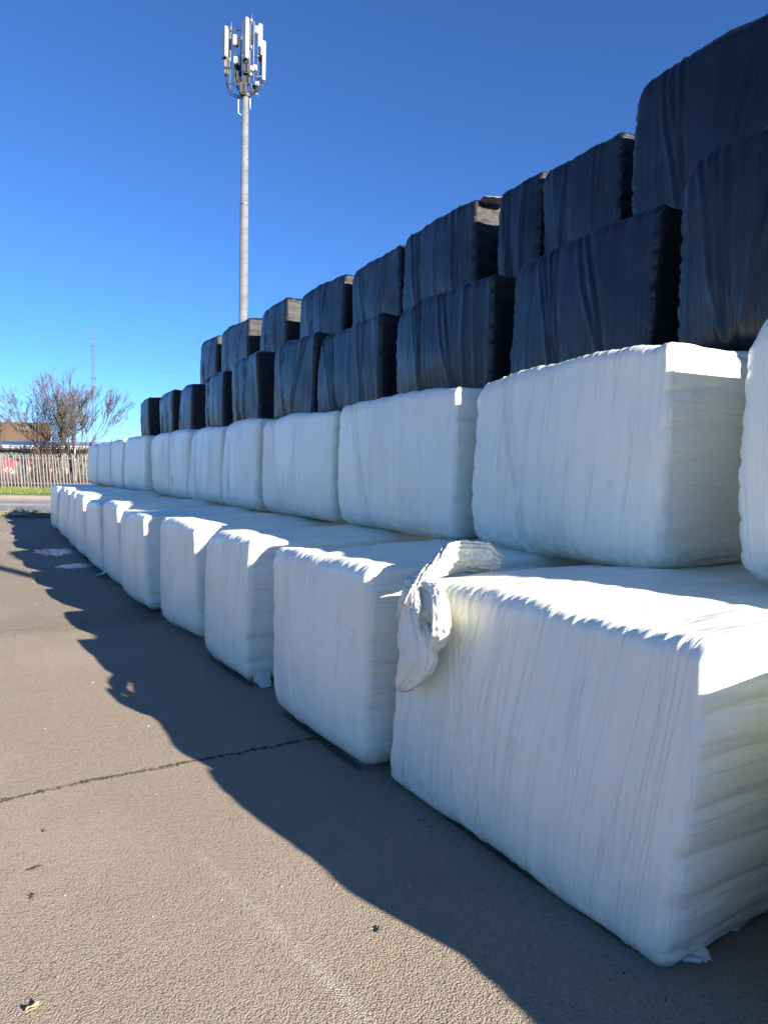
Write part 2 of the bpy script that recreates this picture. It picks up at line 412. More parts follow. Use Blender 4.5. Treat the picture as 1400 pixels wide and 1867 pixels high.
# joint in the asphalt: a ragged dark crack filled with moss
rng = np.random.default_rng(5)
def crack(name, y, x0, x1, w0, w1, mat, seed, clumps):
    mb = MB(); n = int((x1 - x0) / .012); r = random.Random(seed)
    xs = np.linspace(x0, x1, n); yy = y + .035 * fbm(xs * 2.2, 0 * xs, 0 * xs, seed, 4) + .012 * fbm(xs * 22, 0 * xs, 0 * xs, seed + 3, 2)
    ww = np.interp(xs, [x0, x1], [w0, w1]) * (.35 + 1.3 * vn(xs * 14, 0 * xs, 0 * xs, seed + 9)) * (.5 + vn(xs * 60, 0 * xs, 0 * xs, seed + 5))
    for i in range(n - 1):
        mb.poly([(xs[i], yy[i] - ww[i], .004), (xs[i + 1], yy[i + 1] - ww[i + 1], .004), (xs[i + 1], yy[i + 1] + ww[i + 1], .004), (xs[i], yy[i] + ww[i], .004)])
    for k in range(clumps):                    # crumbs of moss and grit beside it
        i = r.randrange(n); s = r.uniform(.003, .010); x = xs[i]; q = yy[i] + r.gauss(0, 1) * ww[i] * 1.3
        mb.box((x, q, s * .4), (s * 2, s * 1.6, s * .8), r.uniform(0, 3), 0.3 * s)
    return mb.build(name, mat, yard, False)
crack('crack', 3.745, -3.0, 1.78, .013, .001, M_CRACK, 21, 600)

# ------------------------------------------------------------------ wrapped bales
WORDS = ['', 'nearest', 'second', 'third', 'fourth', 'fifth', 'sixth', 'seventh', 'eighth', 'ninth', 'tenth', 'eleventh', 'twelfth', 'thirteenth', 'fourteenth']

def bale_mesh(name, xn, xf, dep, y0, y1, z0, zn, zf, black, seed, res, shear=0.0, lean=0.0, creases=(), rad=None, tuck=.05, pleat=1.0, rough=1.0, footr=1.0, pil=1.0):
    """Rounded, film-wrapped block. Front face looks to -X; near end to -Y. Returned in coordinates of its base centre."""
    rs = np.random.default_rng(seed)
    L, H, D = y1 - y0, (zn + zf) / 2 - z0, dep
    ny, nz = max(8, int(L / res)), max(8, int(H / res))
    nx_f = max(6, int(.55 / res)); nx_b = max(4, int((D - .55) / max(.06, res)))
    sx = np.concatenate([np.linspace(0, .55, nx_f, endpoint=False), np.linspace(.55, D, nx_b + 1)])
    sy = np.linspace(0, L, ny + 1); sz = np.linspace(0, H, nz + 1)
    nx = len(sx) - 1
    keyf = lambda i, j, k: (i * (ny + 1) + j) * (nz + 1) + k
    Q, UV = [], []
    def side(fix, val, A, B, flip, uvf):
        a, b = np.meshgrid(np.arange(A), np.arange(B), indexing='ij'); a = a.ravel(); b = b.ravel()
        c = [(a, b), (a + 1, b), (a + 1, b + 1), (a, b + 1)]
        if flip: c = c[::-1]
        ks, us = [], []
        for (p, q) in c:
            if fix == 'x': i, j, k = np.full_like(p, val), p, q
            elif fix == 'y': i, j, k = p, np.full_like(p, val), q
            else: i, j, k = p, q, np.full_like(p, val)
            ks.append(keyf(i, j, k)); us.append(np.stack(uvf(sx[i], sy[j], sz[k]), 1))
        Q.append(np.stack(ks, 1)); UV.append(np.stack(us, 1))
    side('x', 0, ny, nz, True, lambda x, y, z: (y, z))
    side('x', nx, ny, nz, False, lambda x, y, z: (y + 20, z))
    side('z', nz, nx, ny, False, lambda x, y, z: (y, H + x))
    side('z', 0, nx, ny, True, lambda x, y, z: (y, -x))
    side('y', 0, nx, nz, False, lambda x, y, z: (z + 40, x))
    side('y', ny, nx, nz, True, lambda x, y, z: (z + 60, x))
    Q = np.concatenate(Q); UV = np.concatenate(UV).reshape(-1, 2)
    keys, inv = np.unique(Q.ravel(), return_inverse=True)
    quads = inv.reshape(-1, 4)
    k = keys % (nz + 1); j = (keys // (nz + 1)) % (ny + 1); i = keys // ((nz + 1) * (ny + 1))
    q = np.stack([sx[i], sy[j], sz[k]], 1)
    S = np.array([D, L, H])
    # rounding, looser towards the far top and the foot
    b, c = q[:, 1] / L, q[:, 2] / H
    r0 = rad if rad else (.055 if not black else .065)
    wob_ = .03 * (vn(q[:, 1] * 3, q[:, 2] * 3, q[:, 0] * 3, seed) - .5)
    far_ = np.clip((b - .55) / .45, 0, 1); foot_ = np.clip((.35 - c) / .35, 0, 1)
    r = np.stack([r0 + .04 * foot_ * footr + wob_, (.6 * r0 + .10 * far_ * np.clip((c - .3) / .7, 0, 1) + .05 * foot_ * footr + .5 * wob_), 1.25 * r0 + .09 * far_ * np.clip(c * 2 - 1, 0, 1) + .02 * foot_ * footr + wob_], 1)
    r = np.maximum(r, .018)
    inner = np.minimum(np.maximum(q, r), S - r)
    d = q - inner; dn = d / r; dn /= np.maximum(np.linalg.norm(dn, axis=1), 1e-9)[:, None]
    p = inner + r * dn
    n = dn / r; n /= np.linalg.norm(n, axis=1)[:, None]
    a, b, c = p[:, 0] / D, p[:, 1] / L, p[:, 2] / H
    fr = np.clip(-n[:, 0], 0, 1); en = np.abs(n[:, 1]); tp = np.clip(n[:, 2], 0, 1)
    x, y, z = p.T
    sgn = 1.0 if not black else 1.6
    disp = (.016 + .014 * tp) * rough * fbm(x * 2.1, y * 2.1, z * 2.1, seed, 2) + (.002 + .007 * tp) * rough * fbm(x * 7, y * 7, z * 7, seed + 4, 2)
    # vertical pleats in the film on the front, running over the top edge
    slant = y + (rs.uniform(-.10, .02)) * (c - .5)
    pl = (ridge(vn(slant * 16, z * .5, 0 * y, seed + 11)) - .5) * .0035 + (ridge(vn(slant * 38, z * .6, 0 * y, seed + 12)) - .5) * .0026
    msk = .35 + .9 * vn(y * 2.5, z * .8, 0 * y, seed + 13)
    if black:
        pl = pl * 1.0 + (ridge(vn(slant * 7, z * .25, 0 * y, seed + 14)) ** 3 - .2) * .012 * vn(y * 1.7, z * .3, 0 * y, seed + 41)
    disp += fr * pl * msk * pleat * (1.0 if black else .55)
    edge_d = np.hypot(np.maximum(x, 0), H - z)
    yw = y + .05 * fbm(y * 4, x * 2, 0 * y, seed + 31, 2)
    gather = (vn(yw * 12 + 3 * x, x * 3, 0 * y, seed + 15) - .5) * .009 + (ridge(vn(yw * 33 + 8 * x, x * 3, 0 * y, seed + 14)) - .5) * .0045 + (ridge(vn(yw * 64 + 12 * x, x * 4, 0 * y, seed + 16)) - .5) * .006
    disp += np.exp(-(edge_d / .11) ** 2) * gather * (.4 + vn(y * 3, 0 * y, 0 * y, seed + 17)) * pleat
    disp += tp * ((vn(y * 10 + x * 2, x * 1.2, 0 * y, seed + 18) - .5) * .010 + (ridge(vn(y * 24 + x * 4, x * 1.5, 0 * y, seed + 19)) - .5) * .004)
    ov = rs.uniform(.04, .09)
    disp += fr * .004 * np.clip((ov + .012 * fbm(z * 3, 0 * z, 0 * z, seed + 40, 2) - y) / .008, 0, 1) + en * .004 * np.clip((ov * .7 - x) / .008, 0, 1)
    # compressed layers show through on the ends
    per = rs.uniform(.13, .19)
    lay = z / per + .5 * fbm(x * 1.3, z * 1.1, 0 * x, seed + 21, 2) + rs.uniform(0, 1)
    fl = lay - np.floor(lay)
    groove = np.sqrt(np.clip(np.sin(np.pi * fl), 0, 1)) - .75
    disp += en * (groove * .019 * (.35 + vn(x * 2, np.floor(lay) * 3.1, b, seed + 22)) * (1.0 if not black else .8)
                  + (ridge(vn(z * 30 + x * 1.5, x * (7 if black else 1.5), b, seed + 23)) - .5) * (.018 if black else .006) + (ridge(vn(z * 62 + x * 3, x * 2.5, b, seed + 24)) - .5) * .003)
    # long slanting creases
    for (bt, bb, w, am) in creases:
        dd = (b - (bb + (bt - bb) * c + .006 * np.sin(c * 9 + bt * 40))) * L
        disp += fr * am * (np.exp(-(dd / w) ** 2) - .9 * np.exp(-((dd + 1.7 * w) / w) ** 2)) * np.clip(1.15 - .4 * c, 0, 1)
    p = p + n * disp[:, None]
    # pillow and sag
    p[:, 0] -= (1 - np.clip(a, 0, 1)) ** 2 * (.048 * pil * np.sin(np.pi * np.clip(b, 0, 1)) * np.sin(np.pi * np.clip(c, 0, 1) ** .8))
    p[:, 1] += np.where(b > .5, 1, -1) * np.abs(b - .5) * 2 * .030 * pil * np.sin(np.pi * np.clip(c, 0, 1)) * np.sin(np.pi * np.clip(a, 0.05, .95))
    p[:, 2] += np.clip(c, 0, 1) ** 2 * .030 * np.sin(np.pi * np.clip(b, 0, 1)) ** .8 * np.sin(np.pi * np.clip(a * .8 + .1, 0, 1))
    p[:, 0] += (1 - a) * tuck * np.clip(1 - c / .16, 0, 1) ** 2
    p[:, 1] += (np.where(b > .5, -1, 1)) * tuck * .8 * np.clip(1 - c / .14, 0, 1) ** 2 * np.clip(np.abs(b - .5) * 4 - 1, 0, 1)
    # overall squareness
    bb_ = p[:, 1] / L
    top = zn + (zf - zn) * bb_ - z0
    p[:, 2] *= 1 + (top / H - 1) * np.clip(c, 0, 1.1)
    p[:, 0] += xn + (xf - xn) * bb_ + lean * c
    p[:, 1] += y0 + shear * c
    # crushed and slumped a little differently in every bale
    s1, s2, s3, s4 = rs.uniform(-1, 1, 4)
    p[:, 0] += .035 * s1 * (c - .5) + .03 * s2 * (c - .5) * (bb_ - .5) * 2
    p[:, 1] += .045 * s3 * c * (.4 + np.clip(bb_, 0, 1)) 
    p[:, 2] -= np.clip(c, 0, 1) * (.03 * (s4 + 1) * np.clip((bb_ - .55) / .45, 0, 1) ** 2)
    jx, jy = rs.uniform(-.025, .025, 2)
    p[:, 0] += jx * (c - .5) * bb_; p[:, 1] += jy * c * a
    p[:, 2] = np.maximum(p[:, 2] + z0, z0 + .0)
    org = np.array([(xn + xf) / 2 + D / 2, (y0 + y1) / 2, z0])
    return mesh_np(name, p - org, quads, UV), Vector(org)

def fan(bt, bb, n, spread, w, am, rs):
    return [(bt + spread * (i - (n - 1) / 2) + rs.uniform(-.008, .008), bb + .25 * spread * (i - (n - 1) / 2), w * rs.uniform(.8, 1.3), am * rs.uniform(.6, 1.2)) for i in range(n)]

BALES = {}
def add_bale(key, black, row_phrase, ordn, spec, label=None, group=None, **kw):
    xn, xf, y0, y1, z0, zn, zf = spec
    seed = (sum(ord(ch) * (i + 3) * 131 for i, ch in enumerate(key)) % 9973) + 1
    rs = random.Random(seed)
    dist = math.hypot((xn + .2), max(y0, 0) * .9 + .3)
    res = kw.pop('res', min(.05, max(.0095, dist * .0029)))
    cr = kw.pop('creases', None)
    if cr is None:
        if black:
            cr = fan(rs.uniform(.72, .86), rs.uniform(.58, .70), rs.choice((3, 4, 5)), .045, .018, .014, rs) + fan(rs.uniform(.2, .5), rs.uniform(.2, .5), 2, .08, .016, .010, rs)
        else:
            cr = fan(rs.uniform(.76, .88), rs.uniform(.60, .70), 3, .022, .011, .011, rs) + [(rs.uniform(.45, .6), rs.uniform(.35, .5), .012, .005)]
    name = 'black_wrapped_bale' if black else 'white_wrapped_bale'
    me, org = bale_mesh(name, xn, xf, kw.pop('dep', 2.15), y0, y1, z0, zn, zf, black, seed, res, creases=cr, **kw)
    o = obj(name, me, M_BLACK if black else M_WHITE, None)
    o.location = org
    o['label'] = label or '%s %s-wrapped bale from the camera in the %s' % (WORDS[ordn], 'black' if black else 'white', row_phrase)
    o['category'] = 'bale'
    o['group'] = group or 'bales in the %s' % row_phrase
    BALES[key] = o
    return o

zA, zB, zC, zD = 1.08, 2.15, 3.22, 4.30
# ground row (white): x front near, x front far, y near, y far, z bottom, z top near, z top far
rowA = {
 'A1': ((1.885, 1.87, 1.395, 3.04, 0, 1.09, 1.08), dict(shear=-.12, tuck=.012, footr=.25, creases=[(.70, .54, .011, .012), (.728, .555, .010, .010), (.75, .57, .010, .006), (.78, .60, .012, .004), (.33, .40, .010, .004), (.40, .44, .009, .004), (.20, .30, .010, .004), (.10, .10, .012, .006), (.07, .075, .010, .005)], label='nearest white-wrapped bale on the ground, torn film scrap draped over its corner')),
 'A2': ((1.80, 1.75, 3.16, 4.30, 0, 1.08, 1.08), dict(creases=[(.78, .66, .011, .011), (.81, .68, .011, .008)])),
 'A3': ((1.78, 1.77, 4.88, 5.90, 0, 1.07, 1.08), {}),
 'A4': ((1.83, 1.76, 6.30, 7.36, 0, 1.06, 1.08), {}),
 'A5': ((1.73, 1.72, 7.87, 9.15, 0, 1.06, 1.05), {}),
 'A6': ((1.76, 1.79, 9.52, 10.78, 0, 1.10, 1.09), {}),
 'A7': ((1.77, 1.78, 10.95, 12.30, 0, 1.04, 1.04), {}),
 'A8': ((1.80, 1.84, 12.60, 14.05, 0, 1.09, 1.10), {}),
 'A9': ((1.86, 1.90, 14.15, 15.15, 0, 1.09, 1.08), {}),
 'A10': ((1.90, 1.95, 15.25, 16.25, 0, 1.09, 1.08), {}),
 'A11': ((1.95, 2.00, 16.35, 17.65, 0, 1.08, 1.06), {}),
 'A12': ((2.03, 2.00, 18.25, 19.35, 0, 1.07, 1.08), dict(label='white-wrapped bale at the far end of the ground row, nearest the road')),
}
rowB = {
 'B1': ((2.93, 2.95, 2.28, 3.82, zA + .005, 2.23, 2.20), dict(label='large white-wrapped bale in the upper white row, sunlit strip along its end')),
 'B2': ((2.93, 2.90, 3.95, 5.62, zA + .005, 2.18, 2.15), {}),
 'B3': ((2.93, 2.93, 5.80, 7.55, zA + .005, 2.12, 2.12), {}),
 'B4': ((2.93, 2.93, 7.72, 8.92, zA + .005, 2.14, 2.14), {}),
 'B5': ((2.93, 2.93, 8.99, 10.44, zA + .005, 2.12, 2.14), {}),
 'B6': ((2.93, 2.95, 10.52, 11.62, zA + .005, 2.13, 2.14), {}),
 'B7': ((2.95, 2.95, 11.68, 12.85, zA + .005, 2.14, 2.10), {}),
 'B8': ((2.98, 2.95, 13.45, 15.25, zA + .005, 2.12, 2.14), {}),
 'B9': ((2.95, 2.95, 15.40, 16.72, zA + .005, 2.14, 2.10), {}),
 'B10': ((2.95, 2.95, 16.84, 18.42, zA + .005, 2.08, 2.10), {}),
 'B11': ((2.95, 2.95, 18.51, 19.96, zA + .005, 2.08, 2.06), dict(label='white-wrapped bale at the far end of the upper white row, beside the fence')),
}
rowC = {
 'C1': ((3.64, 3.64, 1.92, 2.80, zB + .08, 3.42, 3.40), dict(label='black-wrapped bale in the lower black row, cut off by the right picture edge')),
 'C2': ((3.78, 3.80, 3.05, 4.45, zB + .01, 3.27, 3.25), {}),
 'C3': ((3.80, 3.78, 4.66, 6.16, zB + .01, 3.22, 3.18), {}),
 'C4': ((3.80, 3.78, 6.44, 7.90, zB - .02, 3.20, 3.18), {}),
 'C5': ((3.78, 3.78, 8.02, 9.35, zB - .02, 3.26, 3.24), {}),
 'C6': ((3.78, 3.78, 9.87, 11.04, zB - .02, 3.28, 3.24), {}),
 'C7': ((3.80, 3.82, 11.53, 12.60, zB - .02, 3.18, 3.14), {}),
 'C8': ((3.84, 3.84, 13.47, 14.40, zB - .02, 3.13, 3.13), {}),
 'C9': ((3.84, 3.84, 14.85, 15.95, zB - .02, 3.15, 3.11), {}),
 'C10': ((3.86, 3.86, 17.05, 17.90, zB - .02, 3.18, 3.14), dict(label='black-wrapped bale at the far end of the lower black row')),
}
rowD = {
 'D1': ((4.36, 4.30, 2.30, 3.72, zC + .05, 4.48, 4.46), dict(label='tallest black-wrapped bale at the top right of the stack', rad=.09)),
 'D2': ((4.56, 4.58, 4.02, 4.93, zC + .05, 4.30, 4.30), {}),
 'D3': ((4.58, 4.58, 4.97, 5.56, zC + .03, 4.32, 4.30), {}),
 'D4': ((4.58, 4.58, 5.91, 7.28, zC - .02, 4.36, 4.33), dict(label='fourth black-wrapped bale from the camera in the top row, torn film on its corner')),
 'D5': ((4.62, 4.62, 7.40, 8.62, zC - .02, 4.28, 4.26), {}),
 'D6': ((4.60, 4.58, 8.84, 10.28, zC, 4.26, 4.24), {}),
 'D7': ((4.60, 4.58, 10.80, 11.90, zC, 4.32, 4.30), {}),
 'D8': ((4.60, 4.58, 12.55, 14.05, zC - .05, 4.30, 4.28), {}),
 'D9': ((4.60, 4.60, 14.39, 15.50, zC - .08, 4.28, 4.26), dict(label='black-wrapped bale at the far end of the top row, beside the mast')),
}
for row, bl, ph in ((rowA, False, 'ground row'), (rowB, False, 'upper white row'), (rowC, True, 'lower black row'), (rowD, True, 'top black row')):
    for i, (k, (sp, kw)) in enumerate(row.items()):
        add_bale(k, bl, ph, i + 1, sp, **dict(kw))
# bales at the picture's right edge, and the stack's continuation behind the photographer
add_bale('A0', False, 'ground row', 1, (2.14, 1.92, -.45, 1.04, 0, 1.12, 1.11), label='white-wrapped bale on the ground barely entering the bottom right corner', tuck=.03)
add_bale('B0', False, 'upper white row', 1, (2.88, 2.90, .52, 1.90, zA + .005, 2.34, 2.30), label='white-wrapped bale in the upper white row cut off by the right picture edge', rad=.11)
behind = [('A', False, zA, 0, 2.22, (-2.15, -.6)), ('A', False, zA, 0, 2.25, (-3.9, -2.3)),
          ('B', False, 2.18, zA, 3.38, (-1.15, .42)), ('C', True, 3.25, zB, 4.15, (.2, 1.7)), ('C', True, 3.25, zB, 4.40, (-1.6, -.1)),
          ('D', True, 4.35, zC, 4.5, (.55, 2.15)), ('D', True, 4.35, zC, 4.8, (-1.1, .4))]
for i, (k, bl, zt, zb, xx, (ya, yb)) in enumerate(behind):
    add_bale('%sx%d' % (k, i), bl, '', 1, (xx, xx, ya, yb, zb + .005, zt, zt), res=.05,
             label='%s-wrapped bale of the %s, %s one out of view behind the camera' % ('black' if bl else 'white', {'A': 'ground row', 'B': 'upper white row', 'C': 'lower black row', 'D': 'top black row'}[k],
                                                                                       ('first', 'second')[sum(1 for q_ in behind[:i] if q_[0] == k)]),
             group='%s bales out of view behind the camera' % ('black' if bl else 'white'))

# loose film: a flap at the foot of a bale is part of that bale
def flap(parent, pts, mat, seed, name='loose_film'):
    """a crumpled tongue of film between two 3-D edges: pts = list of (left, right) pairs in world space"""
    nu, nv = 14, 5 * (len(pts) - 1)
    rows = []
    for i in range(nv + 1):
        t = i / nv * (len(pts) - 1); k = min(int(t), len(pts) - 2); f = t - k
        Lp = np.array(pts[k][0]) * (1 - f) + np.array(pts[k + 1][0]) * f; Rp = np.array(pts[k][1]) * (1 - f) + np.array(pts[k + 1][1]) * f
        for j in range(nu + 1): rows.append(Lp + (Rp - Lp) * j / nu)
    v = np.array(rows); u = np.tile(np.arange(nu + 1), nv + 1) * .35; w = np.repeat(np.arange(nv + 1), nu + 1) * .3
    v[:, 2] += .018 * fbm(u, w, 0 * u, seed, 3); v[:, 0] += .012 * fbm(u, w, 0 * u + 7, seed, 3)
    v[:, 2] = np.maximum(v[:, 2], .003)
    v -= np.array(parent.location)
    q = [(i * (nu + 1) + j, i * (nu + 1) + j + 1, (i + 1) * (nu + 1) + j + 1, (i + 1) * (nu + 1) + j) for i in range(nv) for j in range(nu)]
    o = obj(name, mesh_np(name, v, np.array(q)), mat, parent)
    s = o.modifiers.new('thickness', 'SOLIDIFY'); s.thickness = .003
    return o
flap(BALES['A1'], [((1.96, 1.50, .10), (2.02, 1.42, .12)), ((1.96, 1.46, .02), (2.07, 1.39, .04)), ((2.04, 1.37, .006), (2.10, 1.36, .008))], M_FLAP, 3)
flap(BALES['A1'], [((2.26, 1.50, .04), (2.46, 1.52, .04)), ((2.25, 1.45, .010), (2.48, 1.46, .02)), ((2.30, 1.41, .006), (2.44, 1.43, .010))], M_FLAP, 4)
flap(BALES['A3'], [((1.84, 4.90, .10), (1.96, 4.88, .10)), ((1.82, 4.85, .03), (1.95, 4.82, .02)), ((1.86, 4.80, .006), (1.93, 4.76, .008))], M_FLAP, 5)
flap(BALES['A6'], [((1.82, 10.80, .10), (1.84, 10.66, .10)), ((1.78, 10.82, .04), (1.79, 10.70, .05)), ((1.68, 10.80, .006), (1.69, 10.75, .015))], M_FLAP, 6)
flap(BALES['D4'], [((4.66, 5.96, 4.33), (4.95, 5.93, 4.36)), ((4.64, 5.86, 4.37), (4.98, 5.84, 4.42)), ((4.66, 5.76, 4.33), (4.96, 5.74, 4.38))], M_SILVER, 9, 'torn_film')
flap(BALES['D2'], [((4.75, 4.10, 4.31), (5.0, 4.10, 4.33)), ((4.73, 4.0, 4.32), (5.0, 3.98, 4.36)), ((4.76, 3.92, 4.27), (5.0, 3.90, 4.30))], M_FLAP, 10, 'torn_film')

# ------------------------------------------------------------------ the torn scrap on the nearest bale
def swept(path, wid, thick, nu, nv, seed, folds, famp, start=0.0, span=2 * math.pi, tilt=None):
    """a flattened tube of folded film along a path; wid/thick per path point; side vectors follow `tilt`"""
    path = np.array(path, float); m = len(path)
    t = np.linspace(0, m - 1, nv); k = np.minimum(t.astype(int), m - 2); f = (t - k)[:, None]
    # Catmull-Rom through the points
    pp = np.vstack([2 * path[0] - path[1], path, 2 * path[-1] - path[-2]])
    p0, p1, p2, p3 = pp[k], pp[k + 1], pp[k + 2], pp[k + 3]
    c = .5 * (2 * p1 + (p2 - p0) * f + (2 * p0 - 5 * p1 + 4 * p2 - p3) * f ** 2 + (3 * p1 - p0 - 3 * p2 + p3) * f ** 3)
    tan = np.gradient(c, axis=0); tan /= np.linalg.norm(tan, axis=1)[:, None]
    td = np.array(tilt, float); ti = np.stack([np.interp(t, np.arange(m), td[:, q]) for q in range(3)], 1)
    s = ti - tan * np.sum(ti * tan, 1)[:, None]; s /= np.linalg.norm(s, axis=1)[:, None]
    o = np.cross(tan, s)
    w = np.interp(t, np.arange(m), wid); h = np.interp(t, np.arange(m), thick)
    th = start + np.linspace(0, span, nu, endpoint=span < 6.2)
    V = []
    for i in range(nv):
        cs, sn = np.cos(th), np.sin(th)
        arg = th * folds / 2 + 0 * th
        fo = famp * ((ridge(vn(arg, t[i] * .5 + 0 * th, 0 * th, seed)) - .5) * 1.6 + (ridge(vn(arg * 2.3, t[i] * 1.0 + 0 * th, 0 * th, seed + 1)) - .5) + .75 * (vn(arg * 1.3, t[i] * 9 + 0 * th, 0 * th, seed + 2) - .5))
        V.append(c[i] + s[i] * (cs * (w[i] + fo))[:, None] + o[i] * (sn * (h[i] + fo))[:, None])
    V = np.array(V).reshape(-1, 3)
    x, y, z = V.T
    for ax in range(3):                           # crumple
        V[:, ax] += .006 * (ridge(vn(x * 14 + 9 * ax, y * 14, z * 30, seed + 50 + ax)) - .5) + .002 * (ridge(vn(x * 45, y * 45 + 5 * ax, z * 70, seed + 60 + ax)) - .5)
    wrap = span > 6.2
    q = [(i * nu + j, i * nu + (j + 1) % nu, (i + 1) * nu + (j + 1) % nu, (i + 1) * nu + j) for i in range(nv - 1) for j in range(nu if wrap else nu - 1)]
    return V, np.array(q)
fr_ = -fw2
R3 = tuple(rt2)
scr = empty('torn_film_scrap', (1.80, 2.80, .55), 0, label='crumpled torn film scrap hanging from the corner of the nearest ground bale', category='film scrap')
def put(name, V, q, parent, mat=M_SCRAP, solid=0.0):
    V = V - np.array(parent.location)
    o = obj(name, mesh_np(name, V, q), mat, parent)
    if solid: s = o.modifiers.new('thickness', 'SOLIDIFY'); s.thickness = solid; s.offset = 0
    return o
def on(px, py, dx):          # point of the hanging part: lateral/height measured from the bale corner, dx towards the camera
    k = .002607 - (px - 735) * 3.2e-6; q = 1 - dx / 1.8
    return (1.80 - dx, (2.813 - (px - 735) * .00443) * q, 1.6 - (py - 856) * k * q)
FACE = (0., -1., 0.)
top_path = [(2.42, 2.84, 1.12), (2.34, 2.88, 1.14), (2.2, 2.90, 1.15), (2.03, 2.84, 1.14), on(770, 1056, -.06), on(748, 1088, .015), on(731, 1125, .03)]
V, q = swept(top_path, [.03, .080, .10, .09, .07, .048, .012], [.008, .014, .018, .022, .036, .024, .010], 84, 120, 71, 11, .015,
             tilt=[(-.3, -.3, 1.), (-.3, -.3, .8), (-.3, -.4, .6), (-.3, -.5, .5), (.3, -.9, .3), FACE, FACE])
put('draped_top', V, q, scr)
V, q = swept([on(755, 1066, .0), on(752, 1105, .015), on(757, 1150, .025), on(764, 1185, .03), on(750, 1222, .03), on(735, 1250, .025), on(731, 1262, .02)],
             [.03, .07, .125, .145, .088, .036, .008], [.016, .022, .030, .034, .028, .018, .008], 80, 110, 75, 17, .009, tilt=[FACE] * 7)
put('hanging_fold', V, q, scr)
# open pouch: a hood of film whose rim gapes towards the camera
V, q = swept([on(769, 1068, .025), on(784, 1090, .035), on(791, 1115, .045), on(792, 1145, .045), on(786, 1168, .04), on(778, 1178, .03)],
             [.010, .075, .095, .095, .065, .012], [.008, .022, .038, .042, .03, .012], 48, 70, 81, 12, .007, start=math.pi * .80, span=math.pi * 1.55, tilt=[FACE] * 6)
put('pouch', V, q, scr, solid=.003)

# ------------------------------------------------------------------ small things on the yard
r = random.Random(12)
mb = MB()
for i in range(300):
    y = 1.6 + 17 * r.random() ** 1.3; x = r.uniform(-1.2 - y * .25, 1.75); s = r.uniform(.0012, .0035) * (1 + y * .09)
    mb.box((x, y, s * .45), (s * 2 * r.uniform(.6, 1.5), s * 1.6, s * .9), r.uniform(0, 3), s * r.uniform(-.6, .6))
mb.build('grit', M_STONE, None, kind='stuff', label='pale grit and film crumbs scattered over the asphalt', category='grit')
mb = MB()
for i in range(70):
    y = r.uniform(1.3, 8); x = 1.83 - abs(r.gauss(0, .06)); s = r.uniform(.0015, .0045)
    mb.box((x, y, s * .4), (s * 2 * r.uniform(.6, 1.8), s * 1.4, s * .8), r.uniform(0, 3), s * r.uniform(-.6, .6))
mb.build('debris', M_CRACK, None, kind='stuff', label='dark crumbs of debris along the foot of the ground row', category='debris')
def leaf(loc, ln, rz, label):
    n = 9; v = []; f = []
    for i in range(n):
        t = i / (n - 1); w = ln * .32 * math.sin(math.pi * min(1, t * .95 + .03)) ** .8
        zc = .004 + .012 * (t - .4) ** 2
        for j, sg in enumerate((-1, -.5, 0, .5, 1)): v.append(((t - .5) * ln, sg * w, zc + .010 * abs(sg) ** 1.5 * (.6 + .4 * math.sin(7 * t + sg))))
    for i in range(n - 1):
        for j in range(4): a = i * 5 + j; f.append((a, a + 1, a + 6, a + 5))
    me = bpy.data.meshes.new('leaf'); me.from_pydata(v, [], f); me.update()
    o = obj('fallen_leaf', me, M_LEAF, None, label=label, category='leaf'); o.location = loc; o.rotation_euler = (0, 0, rz)
    s = o.modifiers.new('thickness', 'SOLIDIFY'); s.thickness = .001
leaf((.162, 2.228, .002), .038, .3, 'small pale dry leaf on the sunlit asphalt near the bottom left')
def scrap_bit(loc, ln, rz, label, seed):
    rr = random.Random(seed); mb = MB()
    pts = [Vector((ln * (i / 6 - .5), rr.gauss(0, .004), .004 + .003 * rr.random())) for i in range(7)]
    mb.tube(pts, [.001, .003, .004, .0035, .004, .003, .001], 6)
    for i in (2, 4): mb.tube([pts[i], pts[i] + Vector((.008, .012 * rr.choice((-1, 1)), .004))], [.0025, .0008], 5)
    o = mb.build('twig', M_CRACK, None, True, label=label, category='twig'); o.location = loc; o.rotation_euler = (0, 0, rz)
scrap_bit((.238, 3.033, 0), .06, .3, 'dark twig lying on the sunlit asphalt by the left edge', 1)
scrap_bit((.212, 2.84, 0), .03, 1.3, 'short dark twig just below the longer one at left', 2)
scrap_bit((1.224, 2.039, 0), .035, .9, 'tiny dark twig close to the shadow edge', 3)
scrap_bit((.30, 3.33, 0), .012, .9, 'tiny dark crumb of twig just below the crack', 4)
flap_o = None

# ------------------------------------------------------------------ palisade fence
FZ = .055
FF = 43.1
fence = empty('palisade_fence', P(-21, FF, FZ), RZ, label='galvanised palisade fence of leaning pointed pales across the road', category='fence')
pm = MB()
hgt = 2.15; lean = -.17
w, d = .068, .022
prof = [(-w / 2, d), (-w / 4, 0), (w / 4, 0), (w / 2, d), (w / 2 - .012, d + .006), (w / 4 - .004, .009), (-w / 4 + .004, .009), (-w / 2 + .012, d + .006)]
nP = len(prof)
for z in (0.04, hgt - .10):
    for (x, y) in prof: pm.v.append((x + lean * z / hgt, y, z))
for i in range(nP): pm.f.append((i, (i + 1) % nP, nP + (i + 1) % nP, nP + i))
